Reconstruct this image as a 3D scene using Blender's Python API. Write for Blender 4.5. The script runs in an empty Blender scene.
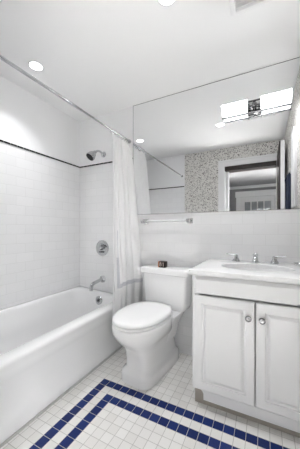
import bpy, bmesh, math, random
from mathutils import Vector, Matrix

C = bpy.context.scene.collection
SC = bpy.context.scene
R = math.radians

# ---------------------------------------------------------------- camera, world, light, exposure
FPX, YAW, HORIZON = 223.66, 0.472, 229.82
cam_d = bpy.data.cameras.new('camera')
cam = bpy.data.objects.new('camera', cam_d)
C.objects.link(cam)
cam_d.sensor_fit = 'AUTO'
cam_d.sensor_width = 36.0
cam_d.lens = FPX / 449 * 36
cam_d.shift_y = (HORIZON - 224.5) / 449
cam_d.clip_start = 0.01
cam.location = (1.744, -1.777, 1.025)
cam.rotation_euler = (R(90), 0, YAW)
SC.camera = cam

DOWNLIGHT_W = 0.30
SCONCE_EMIT = 5.0
SKY = 1.75
SUN = 16
HALL_FILL_W = 0.65

# added fill sun, unseen, shining through the hall window onto the hall floor
sun_d = bpy.data.lights.new('sun', 'SUN')
sun_d.energy = SUN
sun_d.angle = R(1.0)
sun = bpy.data.objects.new('sun', sun_d)
C.objects.link(sun)
sun.location = (6, -2.3, 4)
sun.rotation_euler = (0, R(52), 0)
# portal for fill daylight in the added, unseen hall window
for px, ry in ((3.24, 90),):
    pd = bpy.data.lights.new('hall_fill_portal', 'AREA')
    pd.shape = 'RECTANGLE'
    pd.size, pd.size_y = 1.25, 1.4
    pd.cycles.is_portal = True
    po = bpy.data.objects.new('hall_fill_portal', pd)
    C.objects.link(po)
    po.location = (px, -2.50, 0.775)
    po.rotation_euler = (0, R(ry), 0)

w = bpy.data.worlds.new('world')
SC.world = w
w.use_nodes = True
w.node_tree.nodes['Background'].inputs[0].default_value = (0.98, 0.99, 1.0, 1)
w.node_tree.nodes['Background'].inputs[1].default_value = SKY

SC.view_settings.view_transform = 'Standard'
SC.view_settings.look = 'None'
SC.view_settings.gamma = 1
SC.view_settings.use_curve_mapping = False
SC.view_settings.exposure = 3.1

H = 2.172          # ceiling height
XR = 1.965         # right wall
YD = -1.52         # door wall, inner face
ZL = 1.687         # liner height
ZM = 1.164         # mirror bottom

# ---------------------------------------------------------------- materials
class NT:
    def __init__(s, name):
        s.m = bpy.data.materials.new(name)
        s.m.use_nodes = True
        s.t = s.m.node_tree
        s.b = s.t.nodes['Principled BSDF']
        s.out = s.t.nodes['Material Output']
    def n(s, typ, **kw):
        nd = s.t.nodes.new(typ)
        for k, v in kw.items():
            setattr(nd, k, v)
        return nd
    def lk(s, a, b):
        s.t.links.new(a, b)
    def math(s, op, a, b=None, c=None):
        nd = s.n('ShaderNodeMath', operation=op)
        for i, v in enumerate((a, b, c)):
            if v is None:
                continue
            if isinstance(v, (int, float)):
                nd.inputs[i].default_value = v
            else:
                s.lk(v, nd.inputs[i])
        return nd.outputs[0]
    def mix(s, fac, a, b):
        nd = s.n('ShaderNodeMix', data_type='RGBA')
        for sock, v in ((nd.inputs['Factor'], fac), (nd.inputs[6], a), (nd.inputs[7], b)):
            if isinstance(v, (int, float)):
                sock.default_value = v
            elif isinstance(v, tuple):
                sock.default_value = (v[0], v[1], v[2], 1)
            else:
                s.lk(v, sock)
        return nd.outputs[2]
    def pos(s):
        g = s.n('ShaderNodeNewGeometry')
        x = s.n('ShaderNodeSeparateXYZ')
        s.lk(g.outputs['Position'], x.inputs[0])
        return g.outputs['Position'], x.outputs[0], x.outputs[1], x.outputs[2]
    def bump(s, h, strength, dist):
        b = s.n('ShaderNodeBump')
        b.inputs['Strength'].default_value = strength
        b.inputs['Distance'].default_value = dist
        s.lk(h, b.inputs['Height'])
        s.lk(b.outputs[0], s.b.inputs['Normal'])
    def noise(s, vec, scale, detail=3):
        nd = s.n('ShaderNodeTexNoise')
        nd.inputs['Scale'].default_value = scale
        nd.inputs['Detail'].default_value = detail
        if vec is not None:
            s.lk(vec, nd.inputs['Vector'])
        return nd.outputs[0]

def mat(name, col, rough=0.4, metal=0.0, wob=0.03, scale=14.0, coat=0.0):
    """plain procedural surface: base colour with a faint noise and matching roughness variation"""
    t = NT(name)
    P = t.pos()[0]
    f = t.noise(P, scale)
    dark = tuple(c * (1 - wob) for c in col)
    lite = tuple(min(1, c * (1 + wob)) for c in col)
    t.lk(t.mix(f, dark, lite), t.b.inputs['Base Color'])
    t.b.inputs['Roughness'].default_value = rough
    t.b.inputs['Metallic'].default_value = metal
    t.b.inputs['Coat Weight'].default_value = coat
    return t.m

def emit(name, col, strength):
    t = NT(name)
    t.b.inputs['Base Color'].default_value = (*col, 1)
    t.b.inputs['Emission Color'].default_value = (*col, 1)
    t.b.inputs['Emission Strength'].default_value = strength
    return t.m

def wall_mat(name, horiz, tile_to, wallpaper_from=None, paper_only=False):
    """white subway tile up to a height, paint above; speckled wallpaper beyond a given x"""
    t = NT(name)
    P, x, y, z = t.pos()
    comb = t.n('ShaderNodeCombineXYZ')
    t.lk(x if horiz == 'x' else y, comb.inputs[0])
    t.lk(z, comb.inputs[1])
    br = t.n('ShaderNodeTexBrick')
    t.lk(comb.outputs[0], br.inputs['Vector'])
    br.offset = 0.5
    br.inputs['Scale'].default_value = 1.0
    br.inputs['Color1'].default_value = (0.89, 0.89, 0.895, 1)
    br.inputs['Color2'].default_value = (0.86, 0.86, 0.865, 1)
    br.inputs['Mortar'].default_value = (0.80, 0.80, 0.80, 1)
    br.inputs['Mortar Size'].default_value = 0.0016
    br.inputs['Mortar Smooth'].default_value = 0.3
    br.inputs['Bias'].default_value = 0.0
    br.inputs['Brick Width'].default_value = 0.1524
    br.inputs['Row Height'].default_value = 0.0762
    paint = (0.90, 0.90, 0.905)
    above = t.math('GREATER_THAN', z, tile_to)
    col = t.mix(above, br.outputs['Color'], paint)
    rough = t.math('ADD', t.math('MULTIPLY', above, 0.45), 0.07)
    hgt = t.math('MULTIPLY', br.outputs['Fac'], t.math('SUBTRACT', -1.0, t.math('MULTIPLY', above, -1.0)))
    if wallpaper_from is not None:
        v = t.n('ShaderNodeTexVoronoi')
        v.inputs['Scale'].default_value = 80
        t.lk(P, v.inputs['Vector'])
        n1 = t.noise(P, 38, 2)
        blob = t.math('LESS_THAN', t.math('ADD', v.outputs['Distance'], t.math('MULTIPLY', n1, 0.5)), 0.68)
        wn = t.n('ShaderNodeSeparateXYZ')
        t.lk(v.outputs['Color'], wn.inputs[0])
        tone = t.mix(t.math('GREATER_THAN', wn.outputs[0], 0.45), (0.30, 0.29, 0.27), (0.04, 0.038, 0.036))
        pick = t.math('MULTIPLY', blob, t.math('GREATER_THAN', wn.outputs[1], 0.35))
        paper = t.mix(pick, (0.74, 0.725, 0.69), tone)
        pm = t.math('GREATER_THAN', x, wallpaper_from)
        col = t.mix(pm, col, paper)
        rough = t.math('MAXIMUM', rough, t.math('MULTIPLY', pm, 0.6))
        hgt = t.math('MULTIPLY', hgt, t.math('SUBTRACT', 1.0, pm))
    t.lk(col, t.b.inputs['Base Color'])
    t.lk(rough, t.b.inputs['Roughness'])
    t.bump(hgt, 0.35, 0.002)
    return t.m

# floor: 2-inch squares, two navy border lines two tiles apart
PT, BX, BY = 0.053, 0.762, -0.547
def floor_mat():
    t = NT('floor_mosaic')
    P, x, y, z = t.pos()
    u = t.math('DIVIDE', t.math('SUBTRACT', x, BX), PT)
    v = t.math('DIVIDE', t.math('SUBTRACT', BY, y), PT)
    iu, iv = t.math('FLOOR', u), t.math('FLOOR', v)
    fu, fv = t.math('FRACT', u), t.math('FRACT', v)
    def edge(f):
        return t.math('MINIMUM', f, t.math('SUBTRACT', 1.0, f))
    e = t.math('MINIMUM', edge(fu), edge(fv))
    grout = t.math('LESS_THAN', e, 0.026)
    NX, NY = 24, 20
    def frame(k):
        # cells whose distance to the rectangle [k, NX-k] x [k, NY-k] boundary is zero
        du = t.math('MINIMUM', t.math('SUBTRACT', iu, float(k)), t.math('SUBTRACT', float(NX - k), iu))
        dv = t.math('MINIMUM', t.math('SUBTRACT', iv, float(k)), t.math('SUBTRACT', float(NY - k), iv))
        return t.math('COMPARE', t.math('MINIMUM', du, dv), 0.0, 0.1)
    navy = t.math('MAXIMUM', frame(0), frame(2))
    cv = t.n('ShaderNodeCombineXYZ')
    t.lk(iu, cv.inputs[0]); t.lk(iv, cv.inputs[1])
    wn = t.n('ShaderNodeTexWhiteNoise', noise_dimensions='2D')
    t.lk(cv.outputs[0], wn.inputs['Vector'])
    white = t.mix(wn.outputs['Value'], (0.82, 0.805, 0.775), (0.89, 0.88, 0.855))
    blue = t.mix(wn.outputs['Value'], (0.006, 0.018, 0.11), (0.012, 0.032, 0.165))
    col = t.mix(navy, white, blue)
    col = t.mix(grout, col, (0.56, 0.545, 0.52))
    t.lk(col, t.b.inputs['Base Color'])
    t.lk(t.math('ADD', t.math('MULTIPLY', grout, 0.4), 0.38), t.b.inputs['Roughness'])
    t.b.inputs['Specular IOR Level'].default_value = 0.25
    t.bump(t.math('SUBTRACT', 1.0, grout), 0.3, 0.001)
    return t.m

def marble_mat():
    t = NT('white_marble')
    P = t.pos()[0]
    n1 = t.noise(P, 9, 8)
    vein = t.math('SUBTRACT', 1.0, t.math('MINIMUM', 1.0, t.math('MULTIPLY', t.math('ABSOLUTE', t.math('SUBTRACT', n1, 0.5)), 22.0)))
    n2 = t.noise(P, 120, 2)
    col = t.mix(n2, (0.86, 0.86, 0.86), (0.93, 0.93, 0.93))
    col = t.mix(t.math('MULTIPLY', vein, 0.12), col, (0.55, 0.56, 0.58))
    t.lk(col, t.b.inputs['Base Color'])
    t.b.inputs['Roughness'].default_value = 0.15
    return t.m

def curtain_mat():
    """white cloth; a band of small grey-lavender squares turns the corner near the hem (uv = metres along the cloth, height)"""
    t = NT('curtain_cloth')
    uv = t.n('ShaderNodeUVMap')
    s = t.n('ShaderNodeSeparateXYZ')
    t.lk(uv.outputs[0], s.inputs[0])
    u, v = s.outputs[0], s.outputs[1]
    def between(a, lo, hi):
        return t.math('MULTIPLY', t.math('GREATER_THAN', a, lo), t.math('LESS_THAN', a, hi))
    U0, V0, W = 0.098, 0.26, 0.034
    col_band = t.math('MULTIPLY', between(u, U0, U0 + W), between(v, V0, 0.50))
    row_band = t.math('MULTIPLY', t.math('GREATER_THAN', u, U0), between(v, V0, V0 + W))
    band = t.math('MAXIMUM', col_band, row_band)
    cu = t.math('FLOOR', t.math('DIVIDE', u, 0.012))
    cvv = t.math('FLOOR', t.math('DIVIDE', v, 0.012))
    chk = t.math('ABSOLUTE', t.math('MODULO', t.math('ADD', cu, cvv), 2.0))
    pat = t.math('MULTIPLY', band, t.math('ADD', 0.15, t.math('MULTIPLY', chk, 0.75)))
    upper = t.math('MULTIPLY', between(u, U0 + 0.012, U0 + 0.024), between(v, 0.50, 0.72))
    pat = t.math('MAXIMUM', pat, t.math('MULTIPLY', upper, 0.45))
    col = t.mix(pat, (0.95, 0.95, 0.952), (0.45, 0.46, 0.52))
    t.lk(col, t.b.inputs['Base Color'])
    t.b.inputs['Roughness'].default_value = 0.8
    tr = t.n('ShaderNodeBsdfTranslucent')
    t.lk(col, tr.inputs[0])
    mx = t.n('ShaderNodeMixShader')
    mx.inputs[0].default_value = 0.06
    t.lk(t.b.outputs[0], mx.inputs[1]); t.lk(tr.outputs[0], mx.inputs[2])
    t.lk(mx.outputs[0], t.out.inputs[0])
    weave = t.noise(t.pos()[0], 400, 1)
    t.bump(weave, 0.1, 0.001)
    return t.m

def wood_mat():
    t = NT('dark_brown_varnished_wood')
    P = t.pos()[0]
    mp = t.n('ShaderNodeMapping')
    mp.inputs['Scale'].default_value = (30, 30, 2.5)
    t.lk(P, mp.inputs[0])
    f = t.noise(mp.outputs[0], 1.5, 5)
    t.lk(t.mix(f, (0.006, 0.003, 0.0025), (0.03, 0.013, 0.008)), t.b.inputs['Base Color'])
    t.b.inputs['Roughness'].default_value = 0.35
    return t.m

def liner_mat():
    t = NT('black_pencil_tile')
    P, x, y, z = t.pos()
    f = t.math('FRACT', t.math('DIVIDE', t.math('ADD', x, y), 0.052))
    j = t.math('LESS_THAN', f, 0.09)
    t.lk(t.mix(j, (0.012, 0.012, 0.013), (0.35, 0.35, 0.35)), t.b.inputs['Base Color'])
    t.b.inputs['Roughness'].default_value = 0.2
    return t.m

M_BACK = wall_mat('wall_back_tile', 'x', ZL)
M_LEFT = wall_mat('wall_left_tile', 'y', ZL)
M_DOORWALL = wall_mat('wall_door_finish', 'x', ZL, 0.663)
M_RIGHT = wall_mat('wall_right_paper', 'y', ZL, -5.0)
M_CEIL = mat('ceiling_paint', (0.92, 0.92, 0.92), 0.7, wob=0.01, scale=3)
M_FLOOR = floor_mat()
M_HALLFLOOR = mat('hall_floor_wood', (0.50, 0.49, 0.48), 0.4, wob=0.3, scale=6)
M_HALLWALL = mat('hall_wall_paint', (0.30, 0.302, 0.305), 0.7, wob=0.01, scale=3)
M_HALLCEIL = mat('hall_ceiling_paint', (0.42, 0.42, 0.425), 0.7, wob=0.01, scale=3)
M_TRIM = mat('white_gloss_trim', (0.85, 0.85, 0.85), 0.3, wob=0.01)
M_CAB = mat('white_cabinet_paint', (0.90, 0.90, 0.905), 0.35, wob=0.01)
M_PORC = mat('white_porcelain', (0.92, 0.92, 0.92), 0.08, wob=0.008, coat=0.3)
M_TUB = mat('white_tub_enamel', (0.91, 0.91, 0.912), 0.12, wob=0.008, coat=0.2)
M_SEAT = mat('white_seat_plastic', (0.93, 0.93, 0.93), 0.15, wob=0.005)
M_CHROME = mat('polished_chrome', (0.55, 0.56, 0.57), 0.07, 1.0, wob=0.03)
M_DKCHROME = mat('dark_nickel', (0.24, 0.24, 0.25), 0.16, 1.0, wob=0.05)  # darker metal tone for levers, rail and bracket
M_BLACK = mat('black_rubber', (0.008, 0.008, 0.009), 0.8)
M_KNOB = mat('dark_brushed_nickel', (0.20, 0.20, 0.205), 0.28, 1.0, wob=0.1)
M_TOE = mat('taupe_toe_board', (0.42, 0.385, 0.34), 0.5, wob=0.12, scale=25)
M_MARBLE = marble_mat()
M_CURTAIN = curtain_mat()
M_WOOD = wood_mat()
M_LINER = liner_mat()
M_MIRROR = mat('mirror_silver', (0.90, 0.905, 0.91), 0.0, 1.0, wob=0.0)
M_MEDGE = mat('mirror_dark_edge', (0.05, 0.05, 0.055), 0.3, wob=0.02)
M_GLASS_LIT = emit('lit_white_glass', (0.985, 0.99, 1.0), SCONCE_EMIT)
M_GLASS_BACK = emit('lit_white_glass_back', (0.985, 0.99, 1.0), 0.16)
M_LED = emit('lit_downlight_lens', (0.985, 0.99, 1.0), 1.2)
M_BROWN = mat('dark_brown_card', (0.018, 0.009, 0.007), 0.6, wob=0.2, scale=80)
M_ORANGE = mat('copper_orange', (0.45, 0.17, 0.08), 0.4)
M_PALE = mat('pale_print', (0.62, 0.50, 0.45), 0.5)
M_BLUE = mat('dark_towel_cotton', (0.02, 0.028, 0.055), 0.9, wob=0.3, scale=90)
M_CAULK = mat('grey_caulk_row', (0.55, 0.545, 0.53), 0.5, wob=0.08, scale=30)
M_PANE = mat('dark_door_glass', (0.30, 0.32, 0.34), 0.05, 0.0, wob=0.4, scale=5)
def clear_glass():
    t = NT('clear_acrylic')
    t.lk(t.mix(t.noise(t.pos()[0], 20), (0.9, 0.91, 0.92), (0.95, 0.96, 0.97)), t.b.inputs['Base Color'])
    t.b.inputs['Roughness'].default_value = 0.05
    t.b.inputs['Transmission Weight'].default_value = 0.35
    t.b.inputs['IOR'].default_value = 1.45
    return t.m
M_ACRYLIC = clear_glass()

# ---------------------------------------------------------------- mesh helpers (all in world coordinates)
def wloc(o):
    v = Vector((0, 0, 0))
    while o is not None:
        v += o.location
        o = o.parent
    return v

def obj(name, bm, m, parent=None, smooth=None, loc=None):
    """link a bmesh as ONE mesh object; origin at loc (top-level) or at its parent"""
    base = wloc(parent) if parent is not None else (Vector(loc) if loc is not None else Vector((0, 0, 0)))
    bmesh.ops.translate(bm, verts=bm.verts, vec=-base)
    bmesh.ops.recalc_face_normals(bm, faces=bm.faces)
    me = bpy.data.meshes.new(name)
    bm.to_mesh(me)
    bm.free()
    for mm in (m if isinstance(m, (list, tuple)) else [m]):
        me.materials.append(mm)
    o = bpy.data.objects.new(name, me)
    C.objects.link(o)
    if parent is not None:
        o.parent = parent
    elif loc is not None:
        o.location = loc
    if smooth is not None:
        for p in me.polygons:
            p.use_smooth = True
        try:
            me.set_sharp_from_angle(angle=R(smooth))
        except Exception:
            pass
    return o

def tag(o, label, cat, group=None):
    o['label'] = label
    o['category'] = cat
    if group:
        o['group'] = group
    return o

def thing(name, label, cat, loc, group=None):
    o = bpy.data.objects.new(name, None)
    C.objects.link(o)
    o.location = loc
    o.empty_display_size = 0.05
    return tag(o, label, cat, group)

def struct(name, bm, m, parent=None, smooth=None):
    o = obj(name, bm, m, parent, smooth)
    if parent is None:
        o['kind'] = 'structure'
    return o

def box(bm, x0, x1, y0, y1, z0, z1, bev=0.0, seg=2):
    r = bmesh.ops.create_cube(bm, size=1)
    vs = r['verts']
    for v in vs:
        v.co = Vector(((x0 + x1) / 2 + v.co.x * (x1 - x0), (y0 + y1) / 2 + v.co.y * (y1 - y0), (z0 + z1) / 2 + v.co.z * (z1 - z0)))
    if bev > 0:
        es = list({e for v in vs for e in v.link_edges})
        bmesh.ops.bevel(bm, geom=es, offset=bev, segments=seg, profile=0.5, affect='EDGES')
    return bm

def loft(bm, rings, cap0=True, cap1=True, close=True):
    V = [[bm.verts.new(p) for p in r] for r in rings]
    n = len(V[0])
    for a, b in zip(V[:-1], V[1:]):
        for i in range(n if close else n - 1):
            j = (i + 1) % n
            bm.faces.new((a[i], a[j], b[j], b[i]))
    if cap0:
        bm.faces.new(list(reversed(V[0])))
    if cap1:
        bm.faces.new(V[-1])
    return V

def tube(bm, pts, r, n=14, cap=True):
    """swept tube; r a number or a list"""
    pts = [Vector(p) for p in pts]
    rs = r if isinstance(r, (list, tuple)) else [r] * len(pts)
    rings = []
    ref = None
    for i, p in enumerate(pts):
        d = (pts[min(i + 1, len(pts) - 1)] - pts[max(i - 1, 0)]).normalized()
        if ref is None:
            a = Vector((0, 0, 1)) if abs(d.z) < 0.9 else Vector((1, 0, 0))
            ref = d.cross(a).normalized()
        else:
            ref = (ref - d * ref.dot(d)).normalized()
        q = d.cross(ref)
        rings.append([p + (ref * math.cos(t) + q * math.sin(t)) * rs[i] for t in [2 * math.pi * k / n for k in range(n)]])
    loft(bm, rings, cap, cap)
    return bm

def lathe(bm, base, axis, prof, n=24):
    """prof: list of (distance along axis, radius)"""
    base = Vector(base)
    d = Vector(axis).normalized()
    a = Vector((0, 0, 1)) if abs(d.z) < 0.9 else Vector((1, 0, 0))
    u = d.cross(a).normalized()
    v = d.cross(u)
    rings = [[base + d * h + (u * math.cos(t) + v * math.sin(t)) * max(r, 1e-4) for t in [2 * math.pi * k / n for k in range(n)]] for h, r in prof]
    loft(bm, rings)
    return bm

def bez(p0, p1, p2, n=8):
    p0, p1, p2 = Vector(p0), Vector(p1), Vector(p2)
    return [(1 - t) ** 2 * p0 + 2 * t * (1 - t) * p1 + t * t * p2 for t in [k / n for k in range(n + 1)]]

def rrect(x0, x1, y0, y1, r, z, n=6):
    """rounded rectangle ring; z a number or f(x, y)"""
    out = []
    for cx, cy, a0 in ((x1 - r, y1 - r, 0), (x0 + r, y1 - r, 90), (x0 + r, y0 + r, 180), (x1 - r, y0 + r, 270)):
        for k in range(n + 1):
            a = R(a0 + 90 * k / n)
            x, y = cx + r * math.cos(a), cy + r * math.sin(a)
            out.append(Vector((x, y, z(x, y) if callable(z) else z)))
    return out

# ================================================================ the setting
struct('floor', box(bmesh.new(), -0.12, XR + 0.12, YD - 0.06, 0.12, -0.1, 0), M_FLOOR)
struct('ceiling', box(bmesh.new(), -0.12, XR + 0.12, YD - 0.06, 0.12, H, H + 0.1), M_CEIL)
struct('wall_back', box(bmesh.new(), -0.12, XR + 0.12, 0, 0.12, 0, H), M_BACK)
struct('wall_left', box(bmesh.new(), -0.12, 0, YD, 0, 0, H), M_LEFT)
struct('wall_right', box(bmesh.new(), XR, XR + 0.12, YD, 0, 0, H), M_RIGHT)
DX0, DX1, DZ = 1.25, 1.885, 1.912      # door opening
bm = bmesh.new()
box(bm, -0.12, DX0, YD - 0.12, YD, 0, H)
box(bm, DX1, XR + 0.12, YD - 0.12, YD, 0, H)
box(bm, DX0, DX1, YD - 0.12, YD, DZ, H)
struct('wall_front', bm, M_DOORWALL)
# black pencil liner on the three tub walls
struct('trim_1', box(bmesh.new(), 0.006, 0.66, -0.006, 0, ZL - 0.006, ZL + 0.006), M_LINER)
struct('trim_2', box(bmesh.new(), 0, 0.006, YD + 0.006, 0, ZL - 0.006, ZL + 0.006), M_LINER)
struct('trim_3', box(bmesh.new(), 0.006, 0.655, YD, YD + 0.006, ZL - 0.006, ZL + 0.006), M_LINER)
# door casing round the opening, inside face, with a stepped outer edge
bm = bmesh.new()
CW = 0.085
box(bm, DX0 - CW, DX0, YD + 0.0005, YD + 0.014, 0, DZ)
box(bm, DX1, XR - 0.001, YD + 0.0005, YD + 0.014, 0, DZ)
box(bm, DX0 - CW, XR - 0.001, YD + 0.0005, YD + 0.014, DZ, DZ + CW)
box(bm, DX0 - CW - 0.001, DX0 - CW + 0.022, YD + 0.0005, YD + 0.024, 0, DZ + CW - 0.022)
box(bm, DX0 - CW - 0.001, XR - 0.001, YD + 0.0005, YD + 0.024, DZ + CW - 0.022, DZ + CW + 0.001)
struct('trim_4', bm, M_TRIM)
# jamb lining: dark varnished head, white leg with door stop
struct('trim_5', box(bmesh.new(), DX0, DX1, YD - 0.135, YD + 0.004, DZ - 0.062, DZ - 0.0005), M_WOOD)
bm = bmesh.new()
box(bm, DX0, DX0 + 0.004, YD - 0.12, YD, 0, DZ - 0.063)
box(bm, DX0 + 0.004, DX0 + 0.045, YD - 0.115, YD - 0.055, 0, DZ - 0.063)
struct('trim_6', bm, M_TRIM)

# hall beyond the doorway (upper part seen in the mirror)
HY = -4.6
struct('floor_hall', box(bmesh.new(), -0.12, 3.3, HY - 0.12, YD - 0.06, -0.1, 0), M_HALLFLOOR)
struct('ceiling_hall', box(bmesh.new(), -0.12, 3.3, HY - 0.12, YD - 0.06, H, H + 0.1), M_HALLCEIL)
struct('wall_hall_baffle', box(bmesh.new(), 0.0, 3.18, -3.36, -3.28, 0, 1.40), M_HALLWALL)  # unseen half wall added to keep window light off the far wall
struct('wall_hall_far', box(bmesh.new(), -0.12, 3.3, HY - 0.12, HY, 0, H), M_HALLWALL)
WY0, WY1, WZ0, WZ1 = -3.20, -1.80, 0.15, 1.40      # invented low opening at the hall end, lets fill light in
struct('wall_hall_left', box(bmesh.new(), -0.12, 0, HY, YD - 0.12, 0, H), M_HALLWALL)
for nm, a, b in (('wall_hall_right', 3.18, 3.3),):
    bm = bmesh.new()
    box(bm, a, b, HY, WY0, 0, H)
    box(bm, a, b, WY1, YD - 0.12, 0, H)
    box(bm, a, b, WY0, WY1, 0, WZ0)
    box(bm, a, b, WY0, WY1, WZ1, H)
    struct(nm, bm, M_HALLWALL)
for nm, a, b in (('fill_window_1', 3.21, 3.26),):  # frame of the added, unseen window that brings in fill light
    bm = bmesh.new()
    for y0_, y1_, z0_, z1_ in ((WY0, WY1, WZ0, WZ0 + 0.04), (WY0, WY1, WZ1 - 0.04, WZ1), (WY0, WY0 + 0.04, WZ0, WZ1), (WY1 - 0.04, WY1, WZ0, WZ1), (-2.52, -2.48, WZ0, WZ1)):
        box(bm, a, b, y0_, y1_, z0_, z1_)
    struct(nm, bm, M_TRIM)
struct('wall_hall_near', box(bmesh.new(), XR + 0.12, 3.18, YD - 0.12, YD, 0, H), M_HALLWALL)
# white french door with casing at the hall end
GX0, GX1, GZ = 1.20, 1.98, 1.86
bm = bmesh.new()
box(bm, GX0 - 0.12, GX0, HY, HY + 0.03, 0, GZ + 0.06, 0.004)
box(bm, GX1, GX1 + 0.12, HY, HY + 0.03, 0, GZ + 0.06, 0.004)
box(bm, GX0 - 0.14, GX1 + 0.14, HY, HY + 0.05, GZ + 0.02, GZ + 0.17, 0.006)
struct('trim_7', bm, M_TRIM)
struct('trim_8', box(bmesh.new(), 0.0, 3.18, HY, HY + 0.06, H - 0.07, H, 0.01), M_TRIM)
bm = bmesh.new()
for a, b in ((GX0 + 0.004, GX0 + 0.09), (GX1 - 0.09, GX1 - 0.004)):
    box(bm, a, b, HY + 0.002, HY + 0.04, 0.005, GZ + 0.015, 0.003)
box(bm, GX0 + 0.09, GX1 - 0.09, HY + 0.002, HY + 0.04, 0.005, 0.75, 0.003)
box(bm, GX0 + 0.09, GX1 - 0.09, HY + 0.002, HY + 0.04, GZ - 0.11, GZ + 0.015, 0.003)
pw = (GX1 - GX0 - 0.18) / 4
for k in range(1, 4):
    box(bm, GX0 + 0.09 + k * pw - 0.012, GX0 + 0.09 + k * pw + 0.012, HY + 0.002, HY + 0.036, 0.75, GZ - 0.11, 0.002)
for zz in (1.08, 1.42):
    box(bm, GX0 + 0.09, GX1 - 0.09, HY + 0.002, HY + 0.034, zz - 0.012, zz + 0.012)
door2 = struct('door_2', bm, M_TRIM)
obj('glass_pane', box(bmesh.new(), GX0 + 0.09, GX1 - 0.09, HY + 0.006, HY + 0.012, 0.75, GZ - 0.11), M_PANE, door2)
# bathroom door, swung in against the right-hand wall; hall face dark, edge and inner face white
bm = bmesh.new()
box(bm, DX1 + 0.012, DX1 + 0.05, YD + 0.03, -0.955, 0.012, 1.965, 0.002)
door1 = struct('door_1', bm, M_TRIM)
bm = bmesh.new()
box(bm, DX1 + 0.002, DX1 + 0.0118, YD + 0.03, -0.958, 0.012, 1.962, 0.001)
obj('face_board', bm, M_WOOD, door1)
# caulk and cut tile row against the tub
struct('baseboard_left', box(bmesh.new(), 0.628, 0.643, YD + 0.002, -0.002, 0, 0.007, 0.002), M_CAULK)

# ================================================================ bathtub
tub = thing('bathtub', 'long white alcove bathtub along the tiled left wall', 'bathtub', (0.32, -0.76, 0))
TX = 0.655
def rim(x, y):
    return 0.398 + 0.037 * min(1, max(0, 1 - x / 0.56))
bm = bmesh.new()
y0, y1 = YD + 0.002, -0.002
rings = [
    rrect(0.002, 0.626, y0, y1, 0.006, 0.001),
    rrect(0.002, 0.628, y0, y1, 0.006, 0.05),
    rrect(0.002, 0.622, y0, y1, 0.006, 0.065),
    rrect(0.002, 0.622, y0, y1, 0.006, 0.27),
    rrect(0.002, 0.634, y0, y1, 0.006, 0.295),
    rrect(0.002, 0.642, y0, y1, 0.006, 0.335),
    rrect(0.002, 0.650, y0, y1, 0.006, lambda x, y: rim(x, y) - 0.028),
    rrect(0.002, TX, y0, y1, 0.008, lambda x, y: rim(x, y) - 0.014),
    rrect(0.003, TX - 0.003, y0, y1, 0.010, lambda x, y: rim(x, y) - 0.004),
    rrect(0.006, TX - 0.010, y0 + 0.003, y1 - 0.003, 0.012, rim),
    rrect(0.036, 0.568, y0 + 0.075, y1 - 0.055, 0.09, rim),
    rrect(0.044, 0.556, y0 + 0.083, y1 - 0.062, 0.095, lambda x, y: rim(x, y) - 0.006),
    rrect(0.052, 0.546, y0 + 0.093, y1 - 0.068, 0.10, lambda x, y: rim(x, y) - 0.022),
    rrect(0.075, 0.52, y0 + 0.17, y1 - 0.085, 0.11, 0.24),
    rrect(0.10, 0.495, y0 + 0.27, y1 - 0.105, 0.12, 0.12),
    rrect(0.13, 0.465, y0 + 0.33, y1 - 0.135, 0.12, 0.075),
    rrect(0.19, 0.405, y0 + 0.42, y1 - 0.20, 0.10, 0.062),
]
loft(bm, rings)
obj('tub_shell', bm, M_TUB, tub, 50)
bm = bmesh.new()
lathe(bm, (0.325, -0.078, 0.345), (0, -1, 0.12), [(0, 0.040), (0.006, 0.040), (0.011, 0.035), (0.012, 0.0)], 28)
ov = obj('overflow_plate', bm, M_CHROME, tub, 40)
bm = bmesh.new()
tube(bm, [(0.325, -0.088, 0.345), (0.325, -0.104, 0.347), (0.325, -0.112, 0.358)], [0.007, 0.006, 0.005], 10)
lathe(bm, (0.325, -0.0905, 0.3465), (0, -1, 0.12), [(0, 0.019), (0.004, 0.017), (0.0045, 0)], 20)
obj('trip_lever', bm, M_DKCHROME, ov, 40)
bm = bmesh.new()
lathe(bm, (0.297, -0.34, 0.0625), (0, 0, 1), [(0, 0.03), (0.003, 0.03), (0.005, 0.022), (0.005, 0)], 24)
obj('drain', bm, M_CHROME, tub, 40)

# tub spout
sp = thing('tub_spout', 'chrome tub spout with down-turned tip on the tile over the tub', 'spout', (0.308, 0, 0.534))
bm = bmesh.new()
path = [(0.308, -0.004, 0.534), (0.308, -0.03, 0.534), (0.308, -0.115, 0.522)] + bez((0.308, -0.125, 0.520), (0.306, -0.168, 0.515), (0.306, -0.168, 0.476), 6) + [(0.306, -0.168, 0.458)]
tube(bm, path, 0.016, 16)
obj('spout_tube', bm, M_CHROME, sp, 50)
bm = bmesh.new()
lathe(bm, (0.308, -0.0003, 0.534), (0, -1, 0), [(0, 0.034), (0.006, 0.034), (0.014, 0.024), (0.022, 0.0175), (0.022, 0)], 26)
obj('wall_flange', bm, M_CHROME, sp, 40)

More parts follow.
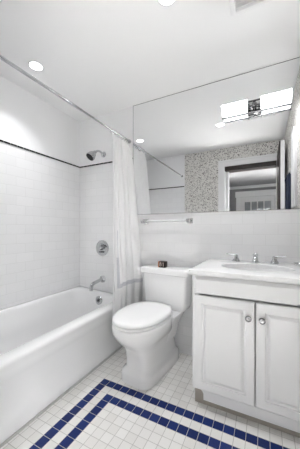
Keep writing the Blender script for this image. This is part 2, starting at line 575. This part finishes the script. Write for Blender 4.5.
# shower valve
va = thing('shower_valve', 'round chrome shower control plate with lever on the tiled end wall', 'shower valve', (0.303, 0, 0.843))
bm = bmesh.new()
lathe(bm, (0.303, -0.0003, 0.843), (0, -1, 0), [(0, 0.078), (0.005, 0.078), (0.010, 0.072), (0.013, 0.05), (0.014, 0)], 40)
obj('face_plate', bm, M_CHROME, va, 40)
bm = bmesh.new()
lathe(bm, (0.308, -0.0135, 0.857), (0, -1, 0), [(0, 0.032), (0.02, 0.03), (0.04, 0.026), (0.046, 0.018), (0.046, 0)], 28)
kn = obj('control_knob', bm, M_CHROME, va, 40)
bm = bmesh.new()
tube(bm, [(0.322, -0.045, 0.868), (0.345, -0.052, 0.872), (0.368, -0.05, 0.852)], [0.011, 0.010, 0.007], 12)
obj('lever', bm, M_DKCHROME, kn, 50)
bm = bmesh.new()
tube(bm, [(0.278, -0.02, 0.805), (0.303, -0.026, 0.803), (0.330, -0.02, 0.805)], [0.007, 0.009, 0.007], 12)
obj('diverter', bm, M_DKCHROME, va, 50)

# shower head
sh = thing('wall_shower', 'chrome shower head with black face above the dark tile line', 'shower head', (0.318, 0, 1.775))
bm = bmesh.new()
arm = [(0.318, -0.002, 1.775)] + bez((0.318, -0.03, 1.783), (0.318, -0.085, 1.80), (0.310, -0.115, 1.765), 8)
tube(bm, arm, 0.0095, 14)
obj('arm', bm, M_CHROME, sh, 50)
bm = bmesh.new()
lathe(bm, (0.318, -0.0003, 1.775), (0, -1, 0), [(0, 0.029), (0.005, 0.029), (0.011, 0.018), (0.014, 0.010), (0.014, 0)], 24)
obj('wall_flange', bm, M_CHROME, sh, 40)
hd, ax = Vector((0.310, -0.112, 1.772)), Vector((-0.25, -0.62, -0.75)).normalized()
bm = bmesh.new()
lathe(bm, hd, ax, [(0, 0.013), (0.012, 0.017), (0.022, 0.016), (0.03, 0.026), (0.05, 0.037), (0.075, 0.043), (0.088, 0.043), (0.088, 0.0)], 28)
bell = obj('bell', bm, M_CHROME, sh, 35)
bm = bmesh.new()
lathe(bm, hd + ax * 0.0881, ax, [(0, 0.038), (0.003, 0.037), (0.005, 0.03), (0.005, 0)], 28)
obj('spray_face', bm, M_BLACK, bell, 40)

# ================================================================ curtain rod, rings, curtain
RX, RZ = 0.622, 1.85
rod = thing('curtain_rod', 'long thin chrome curtain rod spanning above the bathtub', 'curtain rod', (RX, -0.76, RZ))
bm = bmesh.new()
tube(bm, [(RX, -0.62, RZ), (RX, -0.012, RZ)], 0.0078, 18)
obj('inner_tube', bm, M_CHROME, rod, 50)
bm = bmesh.new()
tube(bm, [(RX, YD + 0.012, RZ), (RX, -0.615, RZ)], 0.0092, 18)
obj('outer_tube', bm, M_CHROME, rod, 50)
for ya, s in ((-0.0005, -1), (YD + 0.0005, 1)):
    bm = bmesh.new()
    lathe(bm, (RX, ya, RZ), (0, s, 0), [(0, 0.019), (0.006, 0.019), (0.010, 0.012), (0.02, 0.011), (0.02, 0)], 24)
    obj('end_flange', bm, M_CHROME, rod, 40)

NR = 9
CY0, CY1 = -0.285, -0.014
ring_src = None
for k in range(NR):
    y = CY0 + 0.012 + (CY1 - CY0 - 0.024) * k / (NR - 1)
    if ring_src is None:
        bm = bmesh.new()
        rr = 0.0165
        pts = [(RX + rr * math.sin(a), y, RZ - 0.0065 + rr * math.cos(a)) for a in [2 * math.pi * q / 20 for q in range(20)]]
        n = 8
        rings = []
        for q in range(20):
            a = 2 * math.pi * q / 20
            rad = Vector((math.sin(a), 0, math.cos(a)))
            c0 = Vector(pts[q])
            rings.append([c0 + (rad * math.cos(t) + Vector((0, 1, 0)) * math.sin(t)) * 0.0016 for t in [2 * math.pi * i / n for i in range(n)]])
        loft(bm, rings + [rings[0]], False, False)
        bmesh.ops.remove_doubles(bm, verts=bm.verts, dist=1e-6)
        ring_src = obj('curtain_ring', bm, M_CHROME, None, 60, (RX, y, RZ))
        o = ring_src
    else:
        o = ring_src.copy()
        C.objects.link(o)
        o.location = (RX, y, RZ)
    tag(o, 'small chrome ring holding the white shower curtain on the rod', 'curtain ring', 'curtain rings on the rod')

cur = thing('shower_curtain', 'gathered white shower curtain with grey patterned border hanging outside the tub', 'shower curtain', (0.69, -0.18, 0.30))
bm = bmesh.new()
uvl = bm.loops.layers.uv.new('UVMap')
NU, NV = 150, 70
ZT, ZB = RZ - 0.022, 0.30
grid = []
rnd = random.Random(4)
ph = [rnd.uniform(-0.6, 0.6) for _ in range(8)]
for j in range(NV + 1):
    v = j / NV
    row = []
    z = ZT + (ZB - ZT) * v
    spread = v ** 1.2
    for i in range(NU + 1):
        s = i / NU
        ya = CY0 + (CY1 - CY0) * s
        yb = -0.395 + (-0.016 + 0.395) * s
        y = ya + (yb - ya) * spread
        a = 2 * math.pi * (4.6 * s) + 2.2 + 0.5 * math.sin(3.1 * s * 2 + v * 1.6)
        amp = (0.021 + 0.004 * v) * (0.75 + 0.35 * math.sin(4.7 * s + 1.1))
        pinch = 1 if v > 0.06 else 0.55 + 0.45 * v / 0.06
        xo = RX + (0.078 + 0.03 * s ** 3) * min(1, 1.25 * v) ** 1.1 + 0.042 * s ** 5 * min(1, 10 * v)
        x = xo + amp * pinch * (2 * abs(math.sin(a * 0.5)) ** 0.7 - 1) + 0.006 * math.sin(11 * s + 5 * v)
        y += 0.010 * math.cos(a) * (0.5 + 0.5 * v)
        zt = z - (0.010 * (0.5 - 0.5 * math.cos(2 * math.pi * (NR - 1) * s))) * max(0, 1 - v * 12)
        row.append(bm.verts.new((x, min(y, -0.010), zt)))
    grid.append(row)
CLOTH_W = 0.62
for j in range(NV):
    for i in range(NU):
        f = bm.faces.new((grid[j][i], grid[j][i + 1], grid[j + 1][i + 1], grid[j + 1][i]))
        for lp, (ii, jj) in zip(f.loops, ((i, j), (i + 1, j), (i + 1, j + 1), (i, j + 1))):
            lp[uvl].uv = (ii / NU * CLOTH_W, (1 - jj / NV) * (ZT - ZB))
cl = obj('cloth', bm, M_CURTAIN, cur, 180)
sol = cl.modifiers.new('thickness', 'SOLIDIFY')
sol.thickness = 0.0015

# ================================================================ toilet
TC = 1.003
toi = thing('toilet', 'white one-piece toilet with closed lid between curtain and vanity', 'toilet', (TC, -0.36, 0))
bm = bmesh.new()
rings = []
KC = TC + 0.022          # tank centre line
for z, hw, yf, yb, r in ((0.395, 0.150, -0.150, -0.034, 0.03), (0.42, 0.176, -0.166, -0.032, 0.035), (0.45, 0.184, -0.172, -0.032, 0.030),
                         (0.58, 0.187, -0.175, -0.032, 0.022), (0.675, 0.188, -0.176, -0.032, 0.020)):
    rings.append(rrect(KC - hw, KC + hw, yf, yb, r, z))
loft(bm, rings)
obj('tank', bm, M_PORC, toi, 40)
bm = bmesh.new()
rings = []
for z, d in ((0.676, 0.006), (0.679, 0.0), (0.708, 0.0), (0.718, 0.004), (0.723, 0.012), (0.725, 0.03)):
    rings.append(rrect(KC - 0.207 + d, KC + 0.207 - d, -0.194 + d, -0.030 - d * 0.3, 0.022, z))
loft(bm, rings)
obj('tank_lid', bm, M_PORC, toi, 40)

def egg(z, hw, yf, yb, cx=TC, ycf=0.42, p=2.3, n=48, taper=0.0):
    """egg / superellipse ring: widest line at ycf of the length from the rear"""
    yc = yb + (yf - yb) * ycf
    out = []
    for k in range(n):
        a = 2 * math.pi * k / n
        c, s = math.cos(a), math.sin(a)
        x = hw * math.copysign(abs(c) ** (2 / p), c)
        y = math.copysign(abs(s) ** (2 / p), s)
        y = yc + y * ((yb - yc) if y > 0 else (yc - yf))
        out.append(Vector((cx + x * (1 + taper * (y - yf)), y, z)))
    return out
bm = bmesh.new()
rings = [
    egg(0.001, 0.120, -0.530, -0.022, TC - 0.017, p=5.0, ycf=0.6, taper=0.35),
    egg(0.058, 0.120, -0.530, -0.022, TC - 0.017, p=5.0, ycf=0.6, taper=0.35),
    egg(0.072, 0.116, -0.526, -0.026, TC - 0.017, p=4.8, ycf=0.6, taper=0.35),
    egg(0.086, 0.104, -0.512, -0.034, TC - 0.014, p=4.6, ycf=0.6, taper=0.25),
    egg(0.10, 0.100, -0.508, -0.038, TC - 0.010, p=4.6, ycf=0.6, taper=0.2),
    egg(0.16, 0.100, -0.512, -0.055, TC - 0.008, p=4.4, ycf=0.62, taper=0.15),
    egg(0.215, 0.104, -0.528, -0.085, TC - 0.005, p=4.0, ycf=0.62, taper=0.1),
    egg(0.262, 0.112, -0.565, -0.10, p=3.4, ycf=0.62),
    egg(0.300, 0.136, -0.605, -0.115, p=2.8, ycf=0.6),
    egg(0.335, 0.155, -0.636, -0.13, p=2.5, ycf=0.58),
    egg(0.365, 0.165, -0.653, -0.14, p=2.45, ycf=0.55),
    egg(0.4000, 0.170, -0.660, -0.15, p=2.4, ycf=0.52),
    egg(0.4100, 0.168, -0.658, -0.15, p=2.4, ycf=0.52),
    egg(0.4140, 0.160, -0.650, -0.155, p=2.4, ycf=0.52),
]
loft(bm, rings)
obj('bowl', bm, M_PORC, toi, 60)
bm = bmesh.new()
loft(bm, [rrect(TC - 0.10, TC + 0.10, -0.30, -0.07, 0.04, 0.20), rrect(TC - 0.115, TC + 0.115, -0.29, -0.05, 0.04, 0.30), rrect(TC - 0.158, TC + 0.158, -0.29, -0.043, 0.04, 0.375), rrect(TC - 0.165, TC + 0.165, -0.29, -0.043, 0.04, 0.398), rrect(TC - 0.160, TC + 0.160, -0.285, -0.046, 0.04, 0.405)])
obj('deck', bm, M_PORC, toi, 50)
bm = bmesh.new()
loft(bm, [egg(0.4165, 0.165, -0.658, -0.200), egg(0.4190, 0.169, -0.662, -0.198), egg(0.4300, 0.169, -0.662, -0.198), egg(0.4330, 0.165, -0.658, -0.200)])
obj('seat', bm, M_SEAT, toi, 50)
bm = bmesh.new()
loft(bm, [egg(0.4385, 0.166, -0.659, -0.190), egg(0.4410, 0.170, -0.664, -0.186), egg(0.4530, 0.170, -0.664, -0.186), egg(0.4590, 0.166, -0.658, -0.192), egg(0.4630, 0.155, -0.642, -0.205), egg(0.4660, 0.10, -0.57, -0.26), egg(0.4670, 0.02, -0.46, -0.40)])
obj('seat_lid', bm, M_SEAT, toi, 50)
for s_ in (-1, 1):
    obj('hinge', box(bmesh.new(), TC + s_ * 0.075 - 0.022, TC + s_ * 0.075 + 0.022, -0.196, -0.180, 0.4055, 0.450, 0.005), M_SEAT, toi, 40)
toi.rotation_euler = (0, 0, R(-5))

# little dark box on the tank lid
bx = thing('small_box', 'small dark brown box with pale marks on the toilet tank lid', 'box', (1.023, -0.13, 0.725))
obj('box_body', box(bmesh.new(), 0.990, 1.052, -0.155, -0.110, 0.7255, 0.7725, 0.003), M_BROWN, bx, 40)
obj('orange_edge', box(bmesh.new(), 0.9885, 0.9975, -0.1565, -0.1095, 0.7258, 0.7728, 0.001), M_ORANGE, bx)
# pale printed figures on the front face: an 8-like and a 1-like stroke
bm = bmesh.new()
yf = -0.1562
for cx, cz, r in ((1.009, 0.7595, 0.0058), (1.009, 0.7450, 0.0075)):
    n = 16
    ring = lambda q: [Vector((cx + q * math.cos(2 * math.pi * k / n), 0, cz + q * math.sin(2 * math.pi * k / n))) for k in range(n)]
    a, b = ring(r + 0.002), ring(r - 0.002)
    rr = [[p + Vector((0, yy, 0)) for p in ri] for ri, yy in ((a, yf), (a, yf + 0.001), (b, yf + 0.001), (b, yf))]
    loft(bm, rr + [rr[0]], False, False)
box(bm, 1.031, 1.0355, yf, yf + 0.001, 0.735, 0.766)
box(bm, 1.027, 1.032, yf, yf + 0.001, 0.759, 0.763)
obj('printed_mark', bm, M_PALE, bx)

# ================================================================ towel bar
tb = thing('towel_bar', 'slim clear towel bar on square chrome posts below the mirror', 'towel bar', (1.0, 0, 1.10))
bm = bmesh.new()
tube(bm, [(0.80, -0.058, 1.098), (1.206, -0.058, 1.098)], 0.0075, 14)
obj('bar', bm, M_ACRYLIC, tb, 50)
for x in (0.80, 1.206):
    bm = bmesh.new()
    box(bm, x - 0.022, x + 0.022, -0.010, -0.0003, 1.076, 1.120, 0.003)
    box(bm, x - 0.013, x + 0.013, -0.060, -0.009, 1.086, 1.110, 0.003)
    box(bm, x - 0.016, x + 0.016, -0.074, -0.058, 1.083, 1.113, 0.003)
    obj('post', bm, M_CHROME, tb, 40)

# ================================================================ mirror
mi = thing('wall_mirror', 'large frameless mirror covering the wall above toilet and vanity', 'mirror', (1.31, 0, ZM))
MX0, MX1 = 0.664, XR - 0.002
obj('glass', box(bmesh.new(), MX0 + 0.003, MX1, -0.007, -0.002, ZM + 0.002, H - 0.005), M_MIRROR, mi)
bm = bmesh.new()
box(bm, MX0, MX0 + 0.003, -0.0075, -0.001, ZM, H - 0.002)
box(bm, MX0 + 0.003, MX1, -0.0075, -0.001, H - 0.005, H - 0.002)
box(bm, MX0 + 0.003, MX1, -0.0072, -0.001, ZM, ZM + 0.002)
obj('edge_strip', bm, M_MEDGE, mi)

# ================================================================ vanity light on the mirror
vl = thing('vanity_light', 'two-shade white glass vanity light with chrome centre mounted on the mirror', 'wall light', (1.684, -0.008, 1.89))
ZT_, ZB_ = 1.921, 1.858
def shade(x0, x1):
    bm = bmesh.new()
    prof_f = [(-0.036, ZB_), (-0.055, ZB_ + 0.014), (-0.075, ZB_ + 0.030), (-0.090, ZB_ + 0.047), (-0.101, ZT_)]
    prof_b = [(-0.095, ZT_ + 0.001), (-0.083, ZB_ + 0.049), (-0.068, ZB_ + 0.033), (-0.048, ZB_ + 0.017), (-0.030, ZB_ + 0.003)]
    loop = prof_f + prof_b
    loft(bm, [[Vector((x, y, z)) for y, z in loop] for x in (x0, x1)])
    bm.normal_update()
    bmesh.ops.recalc_face_normals(bm, faces=bm.faces)
    for f in bm.faces:                      # bright front glass, dimmer back, ends and rim
        f.material_index = 0 if f.normal.y < -0.3 and abs(f.normal.x) < 0.5 else 1
    return bm
for x0, x1 in ((1.470, 1.640), (1.725, 1.902)):
    obj('glass_shade', shade(x0, x1), [M_GLASS_LIT, M_GLASS_BACK], vl, 60)
bm = bmesh.new()
tube(bm, [(1.464, -0.044, ZB_ - 0.002), (1.907, -0.044, ZB_ - 0.002)], 0.007, 14)
obj('rail', bm, M_DKCHROME, vl, 50)
obj('back_plate', box(bmesh.new(), 1.640, 1.724, -0.026, -0.008, 1.862, 1.935, 0.003), M_CHROME, vl, 40)
bm = bmesh.new()
for z in (1.918, 1.886):
    box(bm, 1.638, 1.727, -0.080, -0.070, z - 0.005, z + 0.005, 0.002)
box(bm, 1.638, 1.645, -0.082, -0.02, 1.856, 1.935, 0.002)
box(bm, 1.720, 1.727, -0.082, -0.02, 1.856, 1.935, 0.002)
obj('bracket', bm, M_DKCHROME, vl, 40)
bm = bmesh.new()
lathe(bm, (1.683, -0.026, 1.894), (0, -1, 0), [(0, 0.010), (0.03, 0.010), (0.034, 0.016), (0.052, 0.016), (0.058, 0.008), (0.058, 0)], 20)
obj('centre_knob', bm, M_DKCHROME, vl, 40)

# ================================================================ ceiling fittings
for (x, y), lab in (((0.321, -0.745), 'round recessed ceiling light over the bathtub'), ((1.318, -0.760), 'round recessed ceiling light out over the floor, at the photo top edge')):
    dl = thing('recessed_light', lab, 'ceiling light', (x, y, H), 'recessed ceiling lights')
    bm = bmesh.new()
    n = 36
    def ring(r, z):
        return [Vector((x + r * math.cos(2 * math.pi * k / n), y + r * math.sin(2 * math.pi * k / n), z)) for k in range(n)]
    rr = [ring(0.050, H - 0.0003), ring(0.050, H - 0.002), ring(0.047, H - 0.0035), ring(0.041, H - 0.003), ring(0.040, H - 0.0003)]
    loft(bm, rr + [rr[0]], False, False)
    obj('trim_ring', bm, M_TRIM, dl, 40)
    bm = bmesh.new()
    lathe(bm, (x, y, H - 0.0004), (0, 0, -1), [(0, 0.0395), (0.0015, 0.0395), (0.002, 0.03), (0.002, 0)], 36)
    obj('lens', bm, M_LED, dl, 40)
    ld = bpy.data.lights.new('downlight_lamp', 'AREA')
    ld.shape = 'DISK'
    ld.size = 0.074
    ld.energy = DOWNLIGHT_W
    ld.color = (0.985, 0.99, 1.0)
    ld.spread = R(108)
    lo = bpy.data.objects.new('downlight_lamp', ld)
    C.objects.link(lo)
    lo.parent = dl
    lo.location = (0, 0, -0.004)

VX0, VX1, VY0, VY1 = 1.588, 1.848, -0.776, -0.516
vt = thing('exhaust_vent', 'square white exhaust grille set in the bathroom ceiling', 'ceiling vent', ((VX0 + VX1) / 2, (VY0 + VY1) / 2, H))
bm = bmesh.new()
def sq(i, z):
    return rrect(VX0 + i, VX1 - i, VY0 + i, VY1 - i, 0.006, H - z, 3)
rr = [sq(0, 0.0005), sq(0, 0.010), sq(0.005, 0.016), sq(0.022, 0.020), sq(0.026, 0.018), sq(0.028, 0.0005)]
loft(bm, rr + [rr[0]], False, False)
obj('grille_frame', bm, M_TRIM, vt, 40)
for k in range(9):
    yy = VY0 + 0.036 + k * (VY1 - VY0 - 0.072) / 8
    bm = bmesh.new()
    loft(bm, [[Vector((xx, yy - 0.009, H - 0.013)), Vector((xx, yy - 0.006, H - 0.0135)), Vector((xx, yy + 0.010, H - 0.003)), Vector((xx, yy + 0.007, H - 0.0025))] for xx in (VX0 + 0.027, VX1 - 0.027)])
    obj('louver', bm, M_TRIM, vt)
obj('back_box', box(bmesh.new(), VX0 + 0.028, VX1 - 0.028, VY0 + 0.028, VY1 - 0.028, H - 0.0018, H - 0.0004), M_TRIM, vt)

# ================================================================ vanity cabinet
CX0, CX1 = 1.370, XR - 0.004
FY = -0.497                                    # face frame plane
va_ = thing('vanity_cabinet', 'white two-door vanity cabinet under the marble sink top', 'vanity cabinet', (1.67, -0.25, 0))
bm = bmesh.new()
box(bm, CX0, CX0 + 0.018, FY + 0.019, -0.004, 0.105, 0.768)
box(bm, CX1 - 0.018, CX1, FY + 0.019, -0.004, 0.105, 0.768)
box(bm, CX0 + 0.018, CX1 - 0.018, FY + 0.019, -0.004, 0.105, 0.123)
box(bm, CX0 + 0.018, CX1 - 0.018, -0.012, -0.004, 0.123, 0.768)
box(bm, CX0, CX1, FY, FY + 0.019, 0.105, 0.125)
box(bm, CX0, CX1, FY, FY + 0.019, 0.662, 0.768)
box(bm, CX0, CX0 + 0.04, FY, FY + 0.019, 0.125, 0.662)
box(bm, CX1 - 0.04, CX1, FY, FY + 0.019, 0.125, 0.662)
obj('carcass', bm, M_CAB, va_)
bm = bmesh.new()
# skirt board below the doors, stepped in at the left
loft(bm, [[Vector((x, y, z)) for x, z in ((1.434, 0.052), (1.434, 0.085), (1.429, 0.098), (1.420, 0.105), (CX1, 0.105), (CX1, 0.052))] for y in (FY - 0.001, FY + 0.02)])
obj('skirt_board', bm, M_CAB, va_)
obj('toe_board', box(bmesh.new(), CX0 + 0.006, CX1, -0.462, -0.45, 0.001, 0.104), M_TOE, va_)

def panel_door(x0, x1, z0, z1, y, t=0.019, stile=0.043, raised=True):
    """overlay door or drawer front: rounded outer edge, routed groove, raised centre field (front faces -y)"""
    bm = bmesh.new()
    def rc(i, yy):
        return [Vector((x0 + i, yy, z0 + i)), Vector((x1 - i, yy, z0 + i)), Vector((x1 - i, yy, z1 - i)), Vector((x0 + i, yy, z1 - i))]
    yf = y - t
    seq = [rc(0, y), rc(0, yf + 0.006), rc(0.002, yf + 0.002), rc(0.006, yf)]
    if raised:
        seq += [rc(stile, yf), rc(stile + 0.0015, yf + 0.009), rc(stile + 0.008, yf + 0.0105), rc(stile + 0.010, yf + 0.0105), rc(stile + 0.022, yf + 0.001), rc(stile + 0.025, yf)]
    loft(bm, seq)
    return bm
DY = FY - 0.0005
GAP = 1.7035
for x0, x1, kx, lab in ((1.386, GAP - 0.0025, 1.672, None), (GAP + 0.0025, CX1 - 0.006, 1.735, None)):
    d = obj('door', panel_door(x0, x1, 0.118, 0.652, DY), M_CAB, va_)
    bm = bmesh.new()
    lathe(bm, (kx, DY - 0.0185, 0.572), (0, -1, 0), [(0, 0.009), (0.004, 0.009), (0.008, 0.006), (0.014, 0.007), (0.018, 0.014), (0.021, 0.016), (0.026, 0.015), (0.027, 0.011), (0.025, 0.010), (0.025, 0.006), (0.029, 0.004), (0.029, 0)], 24)
    obj('knob', bm, M_KNOB, d, 30)
# false drawer front with wide chamfered border
bm = bmesh.new()
x0, x1, z0, z1 = 1.380, CX1 - 0.006, 0.660, 0.760
yf = DY - 0.019
def rc(i, yy):
    return [Vector((x0 + i, yy, z0 + i * 0.4)), Vector((x1 - i, yy, z0 + i * 0.4)), Vector((x1 - i, yy, z1 - i)), Vector((x0 + i, yy, z1 - i))]
loft(bm, [rc(0, DY), rc(0, yf + 0.012), rc(0.018, yf), rc(0.022, yf)])
obj('drawer_front', bm, M_CAB, va_)

# marble top with oval undermount basin
top = thing('vanity_countertop', 'white marble vanity top with oval undermount basin', 'countertop', (1.67, -0.27, 0.77))
KX0, KX1, KY0, KY1, KZ0, KZ1 = 1.362, XR - 0.003, -0.549, -0.003, 0.7715, 0.800
SX, SY, SA, SB = 1.700, -0.285, 0.197, 0.145
bm = bmesh.new()
NE = 64
def ell(a, b, z):
    return [Vector((SX + a * math.cos(2 * math.pi * k / NE), SY + b * math.sin(2 * math.pi * k / NE), z)) for k in range(NE)]
def rect_ring(i, z):
    """outer outline sampled at the same NE angles as the ellipse"""
    out = []
    for k in range(NE):
        a = 2 * math.pi * (k) / NE
        c, s = math.cos(a), math.sin(a)
        ts = []
        if c > 1e-9: ts.append((KX1 - i - SX) / c)
        if c < -1e-9: ts.append((KX0 + i - SX) / c)
        if s > 1e-9: ts.append((KY1 - i - SY) / s)
        if s < -1e-9: ts.append((KY0 + i - SY) / s)
        t = min(ts)
        out.append(Vector((SX + t * c, SY + t * s, z)))
    # snap the nearest samples onto the four corners
    for cx, cy in ((KX0 + i, KY0 + i), (KX1 - i, KY0 + i), (KX0 + i, KY1 - i), (KX1 - i, KY1 - i)):
        q = min(out, key=lambda p: (p.x - cx) ** 2 + (p.y - cy) ** 2)
        q.x, q.y = cx, cy
    return out
seq = [ell(SA, SB, KZ0), rect_ring(0.004, KZ0), rect_ring(0, KZ0 + 0.004), rect_ring(0, KZ1 - 0.006), rect_ring(0.002, KZ1 - 0.002), rect_ring(0.006, KZ1), ell(SA + 0.004, SB + 0.004, KZ1), ell(SA, SB, KZ1 - 0.004)]
loft(bm, seq + [seq[0]], False, False)
bmesh.ops.remove_doubles(bm, verts=bm.verts, dist=1e-6)
obj('marble_slab', bm, M_MARBLE, top, 30)
bm = bmesh.new()
seq = [ell(SA + 0.012, SB + 0.012, KZ0 - 0.001), ell(SA + 0.001, SB + 0.001, KZ0 - 0.001), ell(SA * 0.97, SB * 0.97, KZ0 - 0.025), ell(SA * 0.88, SB * 0.87, KZ0 - 0.07), ell(SA * 0.68, SB * 0.67, KZ0 - 0.115), ell(SA * 0.4, SB * 0.4, KZ0 - 0.135), ell(0.022, 0.022, KZ0 - 0.14)]
loft(bm, seq, False, True)
bs = obj('basin', bm, M_PORC, top, 60)
bm = bmesh.new()
lathe(bm, (SX, SY, KZ0 - 0.1395), (0, 0, 1), [(0, 0.022), (0.003, 0.021), (0.004, 0.012), (0.004, 0)], 20)
obj('drain', bm, M_CHROME, bs, 40)

# widespread faucet
fa = thing('faucet', 'three-piece chrome faucet with lever handles behind the basin', 'faucet', (1.69, -0.06, KZ1))
FYY = -0.066
bm = bmesh.new()
lathe(bm, (1.690, FYY, KZ1 + 0.0003), (0, 0, 1), [(0, 0.027), (0.005, 0.027), (0.010, 0.020), (0.03, 0.015), (0.045, 0.015), (0.052, 0.018), (0.058, 0.012), (0.066, 0.006), (0.068, 0)], 24)
tube(bm, [(1.690, FYY, KZ1 + 0.035)] + bez((1.690, FYY - 0.02, KZ1 + 0.045), (1.690, FYY - 0.07, KZ1 + 0.062), (1.690, FYY - 0.105, KZ1 + 0.030), 7), [0.012, 0.012, 0.012, 0.0115, 0.011, 0.011, 0.0105, 0.010, 0.010], 14)
obj('spout', bm, M_CHROME, fa, 50)
for x, s in ((1.565, -1), (1.806, 1)):
    bm = bmesh.new()
    lathe(bm, (x, FYY, KZ1 + 0.0003), (0, 0, 1), [(0, 0.027), (0.005, 0.027), (0.009, 0.024), (0.020, 0.017), (0.034, 0.012), (0.038, 0.014), (0.047, 0.010), (0.049, 0)], 24)
    hb = obj('handle', bm, M_CHROME, fa, 40)
    bm = bmesh.new()
    tube(bm, [(x - s * 0.008, FYY, KZ1 + 0.043), (x + s * 0.025, FYY - 0.002, KZ1 + 0.046), (x + s * 0.062, FYY - 0.004, KZ1 + 0.050), (x + s * 0.066, FYY - 0.004, KZ1 + 0.050)], [0.007, 0.006, 0.005, 0.0065], 12)
    obj('lever', bm, M_CHROME, hb, 50)

# chrome soap dish at the right end of the top
sd = thing('soap_dish', 'small chrome soap dish at the right end of the vanity top', 'soap dish', (1.945, -0.075, KZ1))
bm = bmesh.new()
rr = [rrect(1.917 + i, 1.962 - i, -0.11 + i, -0.04 - i, 0.008, KZ1 + z, 4) for i, z in ((0.006, 0.0004), (0.003, 0.003), (0, 0.012), (0.002, 0.012), (0.005, 0.006))]
loft(bm, rr)
obj('tray', bm, M_CHROME, sd, 40)
obj('dark_foot', box(bmesh.new(), 1.9235, 1.957, -0.1025, -0.0475, KZ1 + 0.0001, KZ1 + 0.0004), M_DKCHROME, sd)

# ================================================================ right wall, seen only in the mirror
tw = thing('hand_towel', 'dark blue towel hanging on the papered right wall, reflected beside the open door', 'towel', (XR, -0.66, 1.3))
bm = bmesh.new()
rings = []
for z, d in ((1.50, 0.0), (1.495, 0.006), (1.45, 0.0), (1.2, 0.002), (0.98, 0.0)):
    ring = []
    for k in range(30):
        y = -0.70 + 0.25 * k / 29
        ring.append(Vector((XR - 0.036 - 0.006 * math.sin(k * 1.3) - d, y, z)))
    for k in reversed(range(30)):
        y = -0.70 + 0.25 * k / 29
        ring.append(Vector((XR - 0.022 - 0.004 * math.sin(k * 1.3), y, z)))
    rings.append(ring)
loft(bm, rings)
obj('towel_cloth', bm, M_BLUE, tw, 60)
th = thing('towel_rail', 'chrome towel holder with two posts on the papered right wall', 'towel holder', (XR, -0.66, 1.52))
bm = bmesh.new()
tube(bm, [(XR - 0.029, -0.74, 1.508), (XR - 0.029, -0.42, 1.508)], 0.007, 12)
obj('bar', bm, M_CHROME, th, 50)
for y in (-0.74, -0.42):
    bm = bmesh.new()
    lathe(bm, (XR - 0.0004, y, 1.508), (-1, 0, 0), [(0, 0.02), (0.006, 0.02), (0.010, 0.010), (0.036, 0.010), (0.036, 0)], 18)
    obj('post', bm, M_CHROME, th, 40)
mc = thing('medicine_cabinet', 'narrow white wall cabinet on the right wall, reflected at the photo edge', 'wall cabinet', (XR, -0.28, 1.3))
obj('cabinet_box', box(bmesh.new(), XR - 0.010, XR - 0.0005, -0.40, -0.24, 1.21, 1.80, 0.002), M_TRIM, mc)
obj('door', box(bmesh.new(), XR - 0.024, XR - 0.0105, -0.405, -0.235, 1.205, 1.805, 0.003), M_TRIM, mc)


# added fill lamp, unseen, on the hall ceiling just outside the doorway
hl = thing('hall_fill_light', 'added fill lamp, flat and rectangular, unseen on the hall ceiling outside the doorway', 'ceiling light', (1.57, -2.08, H))
bm = bmesh.new()
rr = [rrect(1.57 - 0.42 + i, 1.57 + 0.42 - i, -2.08 - 0.2 + i, -2.08 + 0.2 - i, 0.03, H - z, 5) for i, z in ((0, 0.0005), (0, 0.018), (0.008, 0.022), (0.02, 0.022))]
loft(bm, rr)
obj('fill_lamp_base', bm, M_TRIM, hl, 40)
ld = bpy.data.lights.new('hall_fill_lamp', 'AREA')
ld.shape = 'RECTANGLE'
ld.size = 0.78
ld.size_y = 0.34
ld.energy = HALL_FILL_W
lo = bpy.data.objects.new('hall_fill_lamp', ld)
C.objects.link(lo)
lo.parent = hl
lo.location = (0, 0, -0.03)
